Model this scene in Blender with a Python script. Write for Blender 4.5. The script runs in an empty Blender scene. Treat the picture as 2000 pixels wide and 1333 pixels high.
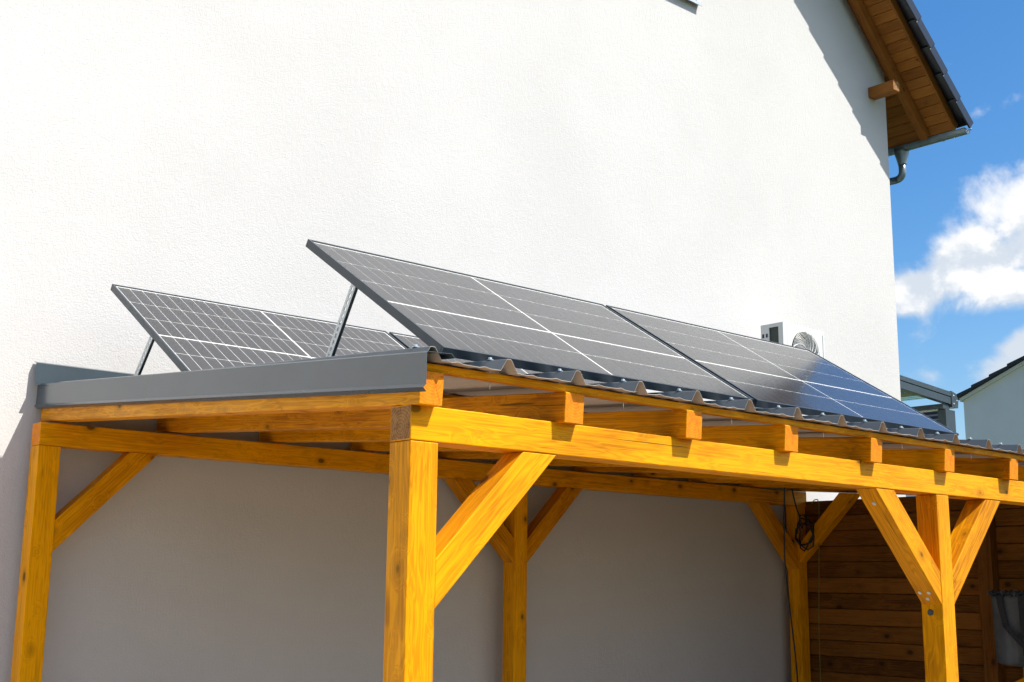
import bpy, bmesh, math, random
from mathutils import Vector, Matrix
random.seed(7)
S = bpy.context.scene
COL = S.collection

# ------------------------------------------------------------------ camera
def look(yaw, pitch, roll):
    f = Vector((math.sin(yaw)*math.cos(pitch), math.cos(yaw)*math.cos(pitch), math.sin(pitch)))
    r = Vector((math.cos(yaw), -math.sin(yaw), 0)); u = r.cross(f)
    c, s = math.cos(roll), math.sin(roll)
    return c*r+s*u, -s*r+c*u, f
cam = bpy.data.cameras.new('camera'); co = bpy.data.objects.new('camera', cam); COL.objects.link(co)
R_, U_, F_ = look(0.719288, 0.194629, 0.011153)
co.matrix_world = Matrix(((R_.x, U_.x, -F_.x, -2.44423), (R_.y, U_.y, -F_.y, -3.30453), (R_.z, U_.z, -F_.z, -0.46544), (0, 0, 0, 1)))
cam.sensor_width = 36; cam.lens = 2377.465/2000*36; cam.clip_start = .05; cam.clip_end = 2000
S.camera = co

# ------------------------------------------------------------------ sun, sky, exposure
SUN = Vector((.60, -1, 1.55)).normalized()
sun = bpy.data.lights.new('sun', 'SUN'); sun.energy = 5.0; sun.angle = math.radians(.53); sun.color = (1, .955, .88)
so = bpy.data.objects.new('sun', sun); COL.objects.link(so); so.rotation_euler = SUN.to_track_quat('Z', 'Y').to_euler(); so.location = (3, -6, 9)
S.view_settings.view_transform = 'Standard'; S.view_settings.look = 'None'; S.view_settings.gamma = 1
S.view_settings.exposure = 0.64
S.view_settings.use_curve_mapping = False
S.cycles.use_adaptive_sampling = True; S.cycles.adaptive_threshold = .02
S.cycles.max_bounces = 6; S.cycles.diffuse_bounces = 4; S.cycles.glossy_bounces = 4; S.cycles.transparent_max_bounces = 8
S.cycles.caustics_reflective = False; S.cycles.caustics_refractive = False; S.cycles.sample_clamp_indirect = 6
W = bpy.data.worlds.new('World'); S.world = W; W.use_nodes = True

class NT:
    def __init__(s, tree): s.t = tree
    def n(s, typ, _props=None, **inp):
        nd = s.t.nodes.new(typ)
        for k, v in (_props or {}).items(): setattr(nd, k, v)
        for k, v in inp.items():
            key = int(k[1:]) if k[0] == 'i' and k[1:].isdigit() else k.replace('_', ' ')
            s.set(nd.inputs[key], v)
        return nd
    def set(s, sock, v):
        if isinstance(v, bpy.types.NodeSocket): s.t.links.new(v, sock)
        elif isinstance(v, bpy.types.Node): s.t.links.new(v.outputs[0], sock)
        else: sock.default_value = v
    def m(s, op, a, b=None, c=None, clamp=False):
        nd = s.t.nodes.new('ShaderNodeMath'); nd.operation = op; nd.use_clamp = clamp
        for i, v in enumerate((a, b, c)):
            if v is not None: s.set(nd.inputs[i], v)
        return nd.outputs[0]
    def vm(s, op, a, b=None):
        nd = s.t.nodes.new('ShaderNodeVectorMath'); nd.operation = op
        s.set(nd.inputs[0], a)
        if b is not None: s.set(nd.inputs[1], b)
        return nd.outputs['Value'] if op in ('DOT_PRODUCT', 'LENGTH', 'DISTANCE') else nd.outputs[0]
    def ramp(s, fac, stops, interp='LINEAR'):
        nd = s.t.nodes.new('ShaderNodeValToRGB'); cr = nd.color_ramp; cr.interpolation = interp
        while len(cr.elements) < len(stops): cr.elements.new(.5)
        for e, (p, c) in zip(cr.elements, stops):
            e.position = p; e.color = c if len(c) == 4 else (*c, 1)
        s.set(nd.inputs[0], fac); return nd.outputs[0]
    def mix(s, fac, a, b, blend='MIX'):
        nd = s.t.nodes.new('ShaderNodeMix'); nd.data_type = 'RGBA'; nd.blend_type = blend
        s.set(nd.inputs[0], fac)
        for i, v in ((6, a), (7, b)):
            if isinstance(v, tuple) and len(v) == 3: v = (*v, 1)
            s.set(nd.inputs[i], v)
        return nd.outputs[2]
    def sm(s, v, lo, hi):
        nd = s.t.nodes.new('ShaderNodeMapRange'); nd.interpolation_type = 'SMOOTHSTEP'; nd.clamp = True
        s.set(nd.inputs[0], v); nd.inputs[1].default_value = lo; nd.inputs[2].default_value = hi
        return nd.outputs[0]
    def noise(s, vec, scale, detail=3, rough=.5, dist=0):
        nd = s.n('ShaderNodeTexNoise', None, Vector=vec, Scale=scale, Detail=detail, Roughness=rough, Distortion=dist)
        return nd.outputs[0]
    def mapping(s, vec, scale=(1, 1, 1), loc=(0, 0, 0)):
        return s.n('ShaderNodeMapping', None, Vector=vec, Scale=scale, Location=loc).outputs[0]

def build_world():
    t = W.node_tree; t.nodes.clear(); N = NT(t)
    out = N.n('ShaderNodeOutputWorld')
    sky = N.n('ShaderNodeTexSky', dict(sky_type='NISHITA', sun_disc=False, sun_elevation=math.asin(SUN.z),
              sun_rotation=math.atan2(SUN.x, SUN.y), air_density=1.0, dust_density=2.0, ozone_density=2.3, altitude=200))
    d = N.n('ShaderNodeTexCoord').outputs['Generated']
    # clouds: billowing noise over the whole dome, gathered into banks
    c0 = Vector((.8532, .441, .2786)).normalized(); e1 = Vector((c0.y, -c0.x, 0)).normalized(); e2 = e1.cross(c0)
    dd = N.vm('DOT_PRODUCT', d, tuple(c0)); ddc = N.m('MAXIMUM', dd, .05)
    u = N.m('DIVIDE', N.vm('DOT_PRODUCT', d, tuple(e1)), ddc); w = N.m('DIVIDE', N.vm('DOT_PRODUCT', d, tuple(e2)), ddc)
    def ell(px, py, rx, ry, tilt=0):
        a = (px-1900)/2377.; b = -(py-420)/2377.; rx /= 2377.; ry /= 2377.; ct, st = math.cos(tilt), math.sin(tilt)
        x = N.m('SUBTRACT', u, a); y = N.m('SUBTRACT', w, b)
        xr = N.m('DIVIDE', N.m('ADD', N.m('MULTIPLY', x, ct), N.m('MULTIPLY', y, st)), rx)
        yr = N.m('DIVIDE', N.m('SUBTRACT', N.m('MULTIPLY', y, ct), N.m('MULTIPLY', x, st)), ry)
        q = N.m('ADD', N.m('MULTIPLY', xr, xr), N.m('MULTIPLY', yr, yr))
        return N.m('EXPONENT', N.m('MULTIPLY', q, -1.0))
    mask = None
    for e in [(1800, 545, 90, 42, .25), (1890, 500, 120, 75, .45), (2010, 440, 120, 110, 0), (2000, 560, 170, 45, .1), (2000, 655, 110, 40, .55), (1770, 560, 80, 40, .1), (1990, 218, 60, 26, .4, .55), (1918, 240, 55, 22, .3, .5), (2200, 480, 220, 110, 0), (1812, 715, 34, 30, .3, .5)]:
        v = ell(*e[:5]); v = N.m('MULTIPLY', v, e[5] if len(e) > 5 else 1.0); mask = v if mask is None else N.m('MAXIMUM', mask, v)
    front = N.sm(dd, .3, .6); mask = N.m('MULTIPLY', mask, front)
    big = N.noise(N.mapping(d, (1, 1, 2.2), (3.1, 1.7, .4)), 2.3, 3, .5)
    gen = N.m('MULTIPLY', N.sm(big, .52, .70), .75)
    away = N.m('SUBTRACT', 1, N.sm(dd, .80, .92))
    cov = N.m('MAXIMUM', mask, N.m('MULTIPLY', gen, away))
    det = N.noise(N.mapping(d, (1, 1, 1.25)), 17, 7, .58, .25)
    det2 = N.noise(N.mapping(d, (1, 1, 1.25), (-.012*SUN.x-.004, .004, -.022)), 17, 7, .58, .25)
    dens = N.m('ADD', N.m('MULTIPLY', cov, 1.12), N.m('MULTIPLY', N.m('SUBTRACT', det, .5), 1.9))
    alpha = N.sm(dens, .24, .86)
    lit = N.sm(N.m('ADD', N.m('SUBTRACT', det, det2), N.m('MULTIPLY_ADD', w, 1.6, .02)), -.14, .06)
    ccol = N.mix(lit, (.66, .73, .82), (1.0, 1.0, 1.0))
    skyc = N.n('ShaderNodeHueSaturation', None, Color=sky.outputs[0], Saturation=1.42, Value=1.0).outputs[0]
    bg1 = N.n('ShaderNodeBackground', None, Color=skyc, Strength=.117)
    bg2 = N.n('ShaderNodeBackground', None, Color=ccol, Strength=.68)
    mx = N.n('ShaderNodeMixShader', None, i0=alpha, i1=bg1.outputs[0], i2=bg2.outputs[0])
    t.links.new(mx.outputs[0], out.inputs[0])
build_world()

# ------------------------------------------------------------------ materials
def mat(name):
    m = bpy.data.materials.new(name); m.use_nodes = True; t = m.node_tree
    N = NT(t); b = t.nodes['Principled BSDF']; return m, N, b
def bump(N, b, h, strength, dist):
    bp = N.n('ShaderNodeBump', None, Height=h, Strength=strength, Distance=dist); N.set(b.inputs['Normal'], bp.outputs[0])
def simple(name, col, rough=.5, metal=0, var=.12, scale=6, bumps=0, spec=.5):
    m, N, b = mat(name)
    tc = N.n('ShaderNodeTexCoord').outputs['Object']
    nz = N.noise(tc, scale, 5, .6)
    k = N.n('ShaderNodeMapRange', None, i0=nz, i1=.3, i2=.7, i3=1-var, i4=1+var*.6).outputs[0]
    c = N.n('ShaderNodeVectorMath', dict(operation='SCALE'), i0=tuple(col)); N.set(c.inputs['Scale'], k)
    N.set(b.inputs['Base Color'], c.outputs[0])
    N.set(b.inputs['Roughness'], N.n('ShaderNodeMapRange', None, i0=N.noise(tc, scale*3, 3), i1=.3, i2=.7, i3=rough*.85, i4=min(1, rough*1.15)).outputs[0])
    b.inputs['Metallic'].default_value = metal; b.inputs['Specular IOR Level'].default_value = spec
    if bumps: bump(N, b, N.noise(tc, scale*12, 3), .3, bumps)
    return m

def wood(name, light, dark, knot=(.16, .045, .006), rough=.42, knotth=.135, grain=.55, spec=.35, tint=(1, .75, .4, 1), vary=.25):
    m, N, b = mat(name)
    tc = N.n('ShaderNodeTexCoord').outputs['Object']
    rnd = N.n('ShaderNodeObjectInfo').outputs['Random']
    off = N.n('ShaderNodeCombineXYZ', None, X=N.m('MULTIPLY', rnd, 37.1), Y=N.m('MULTIPLY', rnd, 13.7), Z=N.m('MULTIPLY', rnd, 71.3)).outputs[0]
    v = N.vm('ADD', tc, off)
    vo = N.n('ShaderNodeTexVoronoi', None, Vector=N.mapping(v, (4.2, 6.4, 6.4)), Scale=1.0, Randomness=1.0)
    kd = vo.outputs['Distance']
    kfall = N.m('SUBTRACT', 1, N.sm(kd, 0, .36))
    # rings: distance from a drifting pith line, bent around knots
    wob = N.noise(N.mapping(v, (.9, 5, 5)), 1.0, 3, .5)
    gcoord = N.vm('ADD', N.mapping(v, (.35, 26, 34)), N.n('ShaderNodeCombineXYZ', None, X=0., Y=N.m('MULTIPLY', wob, 9.), Z=N.m('MULTIPLY', kfall, 7.)).outputs[0])
    g1 = N.noise(gcoord, 1.0, 2, .45)
    rings = N.m('MULTIPLY_ADD', N.m('SINE', N.m('MULTIPLY', g1, 44.)), .5, .5)
    fine = N.noise(N.mapping(v, (2.6, 95, 95)), 1.0, 3, .62)
    blot = N.noise(N.mapping(v, (1.6, 4, 4)), 1.0, 4, .6)
    f = N.m('ADD', N.m('MULTIPLY', rings, .30*grain), N.m('ADD', N.m('MULTIPLY', N.sm(fine, .35, .75), .30*grain), N.m('MULTIPLY', N.sm(blot, .38, .80), .46)))
    f = N.m('ADD', f, N.m('MULTIPLY', N.m('SUBTRACT', rnd, .5), vary), clamp=True)
    c = N.mix(f, light, dark)
    halo = N.m('MULTIPLY', N.m('SUBTRACT', 1, N.sm(kd, knotth*.8, knotth*2.2)), .35)
    c = N.mix(halo, c, tuple(x*.6 for x in dark))
    core = N.m('SUBTRACT', 1, N.sm(kd, knotth*.62, knotth))
    kc = N.mix(N.m('MULTIPLY_ADD', N.m('SINE', N.m('MULTIPLY', kd, 190.)), .35, .5), knot, tuple(x*.38 for x in knot))
    c = N.mix(N.m('MULTIPLY', core, .85), c, kc)
    crack = N.sm(N.noise(N.mapping(v, (1.1, 60, 60), (5, 3, 1)), 1.0, 2, .5), .715, .74)
    c = N.mix(N.m('MULTIPLY', crack, .75), c, (.035, .012, .004))
    N.set(b.inputs['Base Color'], c)
    N.set(b.inputs['Roughness'], N.n('ShaderNodeMapRange', None, i0=blot, i1=.3, i2=.7, i3=rough-.08, i4=rough+.12).outputs[0])
    b.inputs['Specular IOR Level'].default_value = spec
    b.inputs['Specular Tint'].default_value = tint
    bump(N, b, fine, .3, .001)
    return m
def endgrain(name, light, dark, rough=.6):
    m, N, b = mat(name)
    tc = N.n('ShaderNodeTexCoord').outputs['Object']
    rnd = N.n('ShaderNodeObjectInfo').outputs['Random']
    sp = N.n('ShaderNodeSeparateXYZ', None, Vector=tc)
    wob = N.noise(tc, 14, 3)
    y = N.m('ADD', sp.outputs[1], N.m('MULTIPLY', N.m('SUBTRACT', wob, .5), .02)); z = N.m('ADD', sp.outputs[2], N.m('MULTIPLY_ADD', rnd, .04, .01))
    r = N.m('SQRT', N.m('ADD', N.m('MULTIPLY', y, y), N.m('MULTIPLY', z, z)))
    rings = N.m('MULTIPLY_ADD', N.m('SINE', N.m('MULTIPLY', r, 560.)), .5, .5)
    ang = N.m('ARCTAN2', y, z)
    rad = N.noise(N.n('ShaderNodeCombineXYZ', None, X=N.m('MULTIPLY', ang, 5.), Y=N.m('MULTIPLY', r, 6.), Z=rnd).outputs[0], 2.2, 2)
    nz = N.noise(tc, 38, 5, .65)
    f = N.m('ADD', N.m('MULTIPLY', rings, .35), N.m('ADD', N.m('MULTIPLY', N.sm(nz, .35, .7), .45), N.m('MULTIPLY', N.sm(rad, .6, .67), .5)), clamp=True)
    N.set(b.inputs['Base Color'], N.mix(f, light, dark)); b.inputs['Roughness'].default_value = rough
    b.inputs['Specular IOR Level'].default_value = .2
    bump(N, b, N.m('SUBTRACT', nz, N.m('MULTIPLY', N.sm(rad, .6, .67), .7)), .5, .002)
    return m

M = {}
M['timber'] = wood('glazed_timber', (.86, .345, .002), (.25, .045, .002), (.09, .02, .003), .55, .125, 1.0, .8, (1, .84, .04, 1), .34)
M['timber_end'] = endgrain('glazed_end_grain', (.80, .27, .006), (.55, .13, .004))
M['raw_end'] = endgrain('raw_end_grain', (.40, .21, .075), (.13, .055, .018), .8)
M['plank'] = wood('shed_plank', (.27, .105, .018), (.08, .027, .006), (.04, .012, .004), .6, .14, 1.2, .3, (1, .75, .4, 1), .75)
M['eave_wood'] = wood('eave_wood', (.36, .135, .026), (.16, .050, .010), (.07, .02, .006), .55, .10, .9, .3, (1, .75, .4, 1), .5)
M['anthracite'] = simple('anthracite_sheet', (.052, .072, .088), .20, .0, .10, 2.5, 0, 1.0)
M['sheet_top'] = simple('roof_sheet_coating', (.060, .080, .100), .36, 0, .10, 4)
M['sheet_under'] = simple('roof_sheet_backcoat', (.42, .39, .35), .6, 0, .10, 3)
M['frame'] = simple('anodised_frame', (.045, .06, .075), .34, .35, .10, 5)
M['galv'] = simple('galvanised_steel', (.55, .60, .62), .42, .75, .2, 30)
M['dark_steel'] = simple('dark_steel', (.05, .065, .08), .45, .4, .2, 10)
M['leg_dark'] = simple('shaded_galvanised', (.16, .19, .21), .45, .6, .2, 20)  # darker copy of the galvanised steel, shade painted into its colour
M['zinc'] = simple('zinc_gutter', (.22, .27, .29), .34, .55, .18, 5)
M['white_plastic'] = simple('white_casing', (.60, .60, .57), .4, 0, .03, 4)
M['coil'] = simple('condenser_coil', (.05, .06, .05), .6, .3, .3, 60)
M['tile'] = simple('dark_roof_tile', (.008, .012, .019), .34, 0, .25, 9, .002)
M['tile_far'] = simple('far_roof_tile', (.022, .027, .036), .5, 0, .25, 7)
M['far_white'] = simple('far_render', (.82, .81, .79), .9, 0, .05, 1.5)
M['white_frame'] = simple('window_frame_white', (.80, .81, .80), .35, 0, .04, 4)
M['cable_black'] = simple('black_cable', (.012, .014, .018), .5, 0, .1, 20)
M['cable_green'] = simple('green_yellow_cable', (.16, .17, .03), .5, 0, .3, 30)
M['cloth'] = simple('grey_tarpaulin', (.085, .10, .118), .65, 0, .25, 7, .004)
M['strap'] = simple('dark_strap', (.015, .02, .028), .7, 0, .2, 20)
M['backsheet'] = simple('white_backsheet', (.84, .84, .84), .6, 0, .02, 3)
M['screw'] = simple('zinc_screw', (.75, .76, .74), .3, .8, .1, 60)

def stucco():
    m, N, b = mat('white_render')
    tc = N.n('ShaderNodeTexCoord').outputs['Object']
    blot = N.noise(tc, .7, 6, .62)
    sp = N.noise(tc, 60, 4, .65)
    k = N.mix(N.sm(blot, .3, .7), (.528, .520, .507), (.562, .554, .541))
    k = N.mix(N.m('MULTIPLY', N.sm(sp, .58, .74), .22), k, (.5, .5, .5))
    N.set(b.inputs['Base Color'], k); b.inputs['Roughness'].default_value = .92; b.inputs['Specular IOR Level'].default_value = .1
    c1 = N.noise(tc, 95, 2, .6); c2 = N.noise(N.mapping(tc, (1.4, 1, .8)), 24, 3, .6)
    h = N.m('ADD', N.m('MULTIPLY', c1, .55), N.m('MULTIPLY', c2, .45))
    bump(N, b, h, .5, .0095)
    return m
M['stucco'] = stucco()
def cellmat():
    m, N, b = mat('solar_cell')
    tc = N.n('ShaderNodeTexCoord').outputs['Object']
    sp = N.n('ShaderNodeSeparateXYZ', None, Vector=tc)
    bus = N.sm(N.m('ABSOLUTE', N.m('SUBTRACT', N.m('FRACT', N.m('DIVIDE', sp.outputs[1], .0177)), .5)), .455, .49)
    nz = N.noise(tc, 9, 2)
    rnd = N.n('ShaderNodeObjectInfo').outputs['Random']
    c = N.mix(N.m('MULTIPLY_ADD', rnd, .6, N.m('MULTIPLY', nz, .4)), (.012, .014, .022), (.020, .021, .030))
    c = N.mix(N.m('MULTIPLY', bus, .14), c, (.55, .55, .56))
    N.set(b.inputs['Base Color'], c); b.inputs['Roughness'].default_value = .5; b.inputs['Specular IOR Level'].default_value = .3
    return m
M['cell'] = cellmat()
def panelglass():
    m, N, b = mat('panel_glass'); t = m.node_tree; t.nodes.remove(b)
    out = t.nodes['Material Output']
    tc = N.n('ShaderNodeTexCoord').outputs['Object']
    fr = N.n('ShaderNodeFresnel', None, IOR=1.36)
    gl = N.n('ShaderNodeBsdfGlossy', None, Color=(1, 1, 1, 1), Roughness=.10)
    tr = N.n('ShaderNodeBsdfTransparent', None, Color=(.97, .98, .97, 1))
    df = N.n('ShaderNodeBsdfDiffuse', None, Color=(.6, .58, .54, 1))
    dust = .002
    mx0 = N.n('ShaderNodeMixShader', None, i0=dust, i1=tr.outputs[0], i2=df.outputs[0])
    mx = N.n('ShaderNodeMixShader', None, i0=fr.outputs[0], i1=mx0.outputs[0], i2=gl.outputs[0])
    t.links.new(mx.outputs[0], out.inputs[0]); return m
M['glass'] = panelglass()
def windowglass(name, tint):
    m, N, b = mat(name); t = m.node_tree; t.nodes.remove(b)
    out = t.nodes['Material Output']
    fr = N.n('ShaderNodeFresnel', None, IOR=1.5)
    gl = N.n('ShaderNodeBsdfGlossy', None, Color=(1, 1, 1, 1), Roughness=.02)
    tr = N.n('ShaderNodeBsdfTransparent', None, Color=tint)
    mx = N.n('ShaderNodeMixShader', None, i0=fr.outputs[0], i1=tr.outputs[0], i2=gl.outputs[0])
    t.links.new(mx.outputs[0], out.inputs[0]); return m
M['roofglass'] = windowglass('terrace_glass', (.72, .86, .84, 1))
M['winglass'] = windowglass('window_glass', (.12, .14, .15, 1))
def groundmat():
    m, N, b = mat('pale_bounce_paving')
    tc = N.n('ShaderNodeTexCoord').outputs['Object']
    br = N.n('ShaderNodeTexBrick', None, Vector=tc, Color1=(.62, .51, .39, 1), Color2=(.56, .46, .35, 1), Mortar=(.20, .17, .13, 1), Scale=2.0, Mortar_Size=.012)
    N.set(b.inputs['Base Color'], N.mix(N.m('MULTIPLY', N.noise(tc, 3, 5, .6), .5), br.outputs[0], (.40, .325, .245)))
    b.inputs['Roughness'].default_value = .9; bump(N, b, br.outputs[1], .4, .004)
    return m
M['ground'] = groundmat()
M['grass'] = simple('lawn', (.07, .10, .03), .9, 0, .4, 2, .01)
M['dark_bounce'] = simple('dark_bounce_asphalt', (.075, .065, .055), .9, 0, .4, 40, .01)

# ------------------------------------------------------------------ helpers
def tag(o, label=None, cat=None, group=None, kind=None):
    if label: o['label'] = label
    if cat: o['category'] = cat
    if group: o['group'] = group
    if kind: o['kind'] = kind
    return o
def empty(name, loc, label, cat, group=None):
    o = bpy.data.objects.new(name, None); COL.objects.link(o); o.location = loc; o.empty_display_size = .2
    return tag(o, label, cat, group)
bpy.context.view_layer.update()
def link(name, me, mats, parent=None, mw=None):
    for m in (mats if isinstance(mats, (list, tuple)) else [mats]):
        if len(me.materials) < (len(mats) if isinstance(mats, (list, tuple)) else 1): me.materials.append(M[m] if isinstance(m, str) else m)
    o = bpy.data.objects.new(name, me); COL.objects.link(o)
    mw = mw or Matrix.Identity(4)
    if parent is not None:
        o.parent = parent
        if parent.type == 'EMPTY' and parent.parent is None:
            o.matrix_local = Matrix.Translation(-parent.location) @ mw if parent.rotation_euler.x == 0 and parent.rotation_euler.z == 0 else mw
        else: o.matrix_local = mw
    else: o.matrix_local = mw
    return o
def mesh(name, verts, faces, mi=None, smooth=False):
    me = bpy.data.meshes.new(name); me.from_pydata([tuple(v) for v in verts], [], faces); me.update()
    if mi: me.polygons.foreach_set('material_index', mi)
    if smooth: me.polygons.foreach_set('use_smooth', [True]*len(me.polygons))
    return me
class MB:
    def __init__(s): s.v = []; s.f = []; s.mi = []
    def add(s, vs, fs, mi=0):
        b = len(s.v); s.v += [tuple(v) for v in vs]; s.f += [tuple(i+b for i in f) for f in fs]; s.mi += [mi]*len(fs)
    def box(s, a, b, mi=0):
        x0, y0, z0 = a; x1, y1, z1 = b
        s.hexa([(x0, y0, z0), (x1, y0, z0), (x1, y1, z0), (x0, y1, z0), (x0, y0, z1), (x1, y0, z1), (x1, y1, z1), (x0, y1, z1)], mi)
    def hexa(s, v, mi=0):
        s.add(v, [(3, 2, 1, 0), (4, 5, 6, 7), (0, 1, 5, 4), (1, 2, 6, 5), (2, 3, 7, 6), (3, 0, 4, 7)], mi)
    def prism(s, poly, axis, a, b, mi=0):
        # poly in the two other axes
        n = len(poly)
        def P(u, w, t): return {'x': (t, u, w), 'y': (u, t, w), 'z': (u, w, t)}[axis]
        vs = [P(u, w, a) for u, w in poly]+[P(u, w, b) for u, w in poly]
        fs = [tuple(range(n)), tuple(range(2*n-1, n-1, -1))]+[(i, i+n, (i+1) % n+n, (i+1) % n) for i in range(n)]
        s.add(vs, fs, mi)
    def tube(s, pts, r, n=8, mi=0, cap=True):
        pts = [Vector(p) for p in pts]; rs = r if isinstance(r, (list, tuple)) else [r]*len(pts)
        base = len(s.v); up = None
        for i, p in enumerate(pts):
            t = (pts[min(i+1, len(pts)-1)]-pts[max(i-1, 0)]).normalized()
            if up is None: up = t.orthogonal().normalized()
            up = (up-t*up.dot(t)).normalized(); sd = t.cross(up)
            for k in range(n):
                a = 2*math.pi*k/n; s.v.append(tuple(p+(up*math.cos(a)+sd*math.sin(a))*rs[i]))
        for i in range(len(pts)-1):
            for k in range(n):
                s.f.append((base+i*n+k, base+i*n+(k+1) % n, base+(i+1)*n+(k+1) % n, base+(i+1)*n+k)); s.mi.append(mi)
        if cap:
            s.f.append(tuple(base+k for k in range(n-1, -1, -1))); s.mi.append(mi)
            e = base+(len(pts)-1)*n; s.f.append(tuple(e+k for k in range(n))); s.mi.append(mi)
    def build(s, name, mats, parent=None, mw=None, bevel=0, smooth=False, fix=True):
        me = mesh(name, s.v, s.f, s.mi)
        if bevel or fix:
            bm = bmesh.new(); bm.from_mesh(me)
            if fix: bmesh.ops.recalc_face_normals(bm, faces=bm.faces)
            if bevel:
                es = [e for e in bm.edges if len(e.link_faces) == 2 and e.calc_face_angle(0) > .5]
                bmesh.ops.bevel(bm, geom=es, offset=bevel, segments=2, profile=.5, affect='EDGES', clamp_overlap=True)
            bm.to_mesh(me); bm.free()
        if smooth: me.polygons.foreach_set('use_smooth', [True]*len(me.polygons))
        return link(name, me, mats, parent, mw)

def frame_axes(origin, xdir, ydir):
    x = Vector(xdir).normalized(); z = x.cross(Vector(ydir)).normalized(); y = z.cross(x)
    return Matrix(((x.x, y.x, z.x, origin[0]), (x.y, y.y, z.y, origin[1]), (x.z, y.z, z.z, origin[2]), (0, 0, 0, 1)))
def timber(name, parent, a, b, wdir, w, h, m='timber', e0='timber_end', e1='timber_end', bevel=.004, cuts=0, rough=0.0):
    """a bar from centre a to centre b; wdir is the direction of its width w; h is the other size; local x runs along it"""
    a, b = Vector(a), Vector(b); L = (b-a).length
    mw = frame_axes((a+b)/2, b-a, wdir)
    k = MB(); n = max(1, cuts); hw, hh = w/2, h/2
    vs = []
    for i in range(n+1):
        x = -L/2+L*i/n
        for (y, z) in ((-hw, -hh), (hw, -hh), (hw, hh), (-hw, hh)):
            j = rough if 0 < i < n else 0
            vs.append((x, y+random.uniform(-j, j), z+random.uniform(-j, j)))
    fs = []; mi = []
    for i in range(n):
        o = i*4
        for q in range(4): fs.append((o+q, o+(q+1) % 4, o+4+(q+1) % 4, o+4+q)); mi.append(0)
    fs.append((3, 2, 1, 0)); mi.append(1); o = n*4; fs.append((o, o+1, o+2, o+3)); mi.append(2)
    k.v, k.f, k.mi = vs, fs, mi
    return k.build(name, [m, e0, e1], parent, mw, bevel)

s = .12; h = .1218; D = 3.2337; ZB = .2216; HB = .1223; P1 = 3.3794; PR = 6.6826
YW = 3.4537; XC = 8.86; ZG = -2.15; SL = .0735

# ------------------------------------------------------------------ ground; pale and dark areas, out of view, added to steer bounced light
k = MB(); k.add([(-300, -300, 0), (300, -300, 0), (300, 300, 0), (-300, 300, 0)], [(0, 1, 2, 3)])
tag(k.build('ground', 'grass', None, Matrix.Translation((0, 0, ZG-.004)), fix=False), kind='structure')
k = MB(); k.box((-9, -9, 0), (0, 3.45, .01)); k.box((.001, .001, 0), (5.4, 3.45, .01))
tag(k.build('pale_bounce_ground', 'ground', None, Matrix.Translation((0, 0, ZG))), kind='structure')  # unseen pale paving, added to bounce light onto the left of the wall
k = MB(); k.box((.001, -12, 0), (8.8, 0, .012)); k.box((5.401, .001, 0), (8.8, 3.45, .012))
tag(k.build('dark_bounce_ground', 'dark_bounce', None, Matrix.Translation((0, 0, ZG))), kind='structure')  # unseen dark surface, added to cut bounce light on timber and right end
# ------------------------------------------------------------------ house
MR = -.95
def zs(x): return 5.35+MR*(x-8.539)            # underside of the eave boards along the gable
XE = 9.50; XRDG = 1.4
house = empty('white_house', (XC, YW, ZG), 'large white rendered house with gable wall and dark tiled eave', 'house')
# window opening is cut out of the wall outline
WX0, WX1, WZ0, WZ1 = 4.35, 5.74, 4.80, 6.1
XL = 2*XRDG-XC; zc = zs(XC)+.06; zr = zs(XRDG)+.06
k = MB()
pts = [(XL, ZG), (WX0, ZG), (WX1, ZG), (XC, ZG), (XL, WZ0), (WX0, WZ0), (WX1, WZ0), (XC, WZ0), (XL, zc), (WX0, WZ1), (WX1, WZ1), (XC, zc), (XRDG, zr)]
def face(*ids): k.add([(pts[i][0], YW, pts[i][1]) for i in ids], [tuple(range(len(ids)))])
face(0, 1, 5, 4); face(1, 2, 6, 5); face(2, 3, 7, 6); face(4, 5, 9, 12, 8); face(6, 7, 11, 10); face(9, 10, 11, 12)
# reveal, sides and back of the wall
for (x0, z0), (x1, z1) in (((WX0, WZ0), (WX1, WZ0)), ((WX1, WZ0), (WX1, WZ1)), ((WX1, WZ1), (WX0, WZ1)), ((WX0, WZ1), (WX0, WZ0))):
    k.add([(x0, YW, z0), (x1, YW, z1), (x1, YW+.22, z1), (x0, YW+.22, z0)], [(0, 1, 2, 3)])
k.add([(XC, YW, ZG), (XC, YW+10, ZG), (XC, YW+10, zc), (XC, YW, zc)], [(0, 1, 2, 3)])
k.add([(XL, YW, ZG), (XL, YW, zc), (XL, YW+10, zc), (XL, YW+10, ZG)], [(0, 1, 2, 3)])
k.add([(XL, YW+10, ZG), (XC, YW+10, ZG), (XC, YW+10, zc), (XRDG, YW+10, zr), (XL, YW+10, zc)], [(0, 1, 2, 3, 4)])
k.build('wall', 'stucco', house, fix=False)
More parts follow.
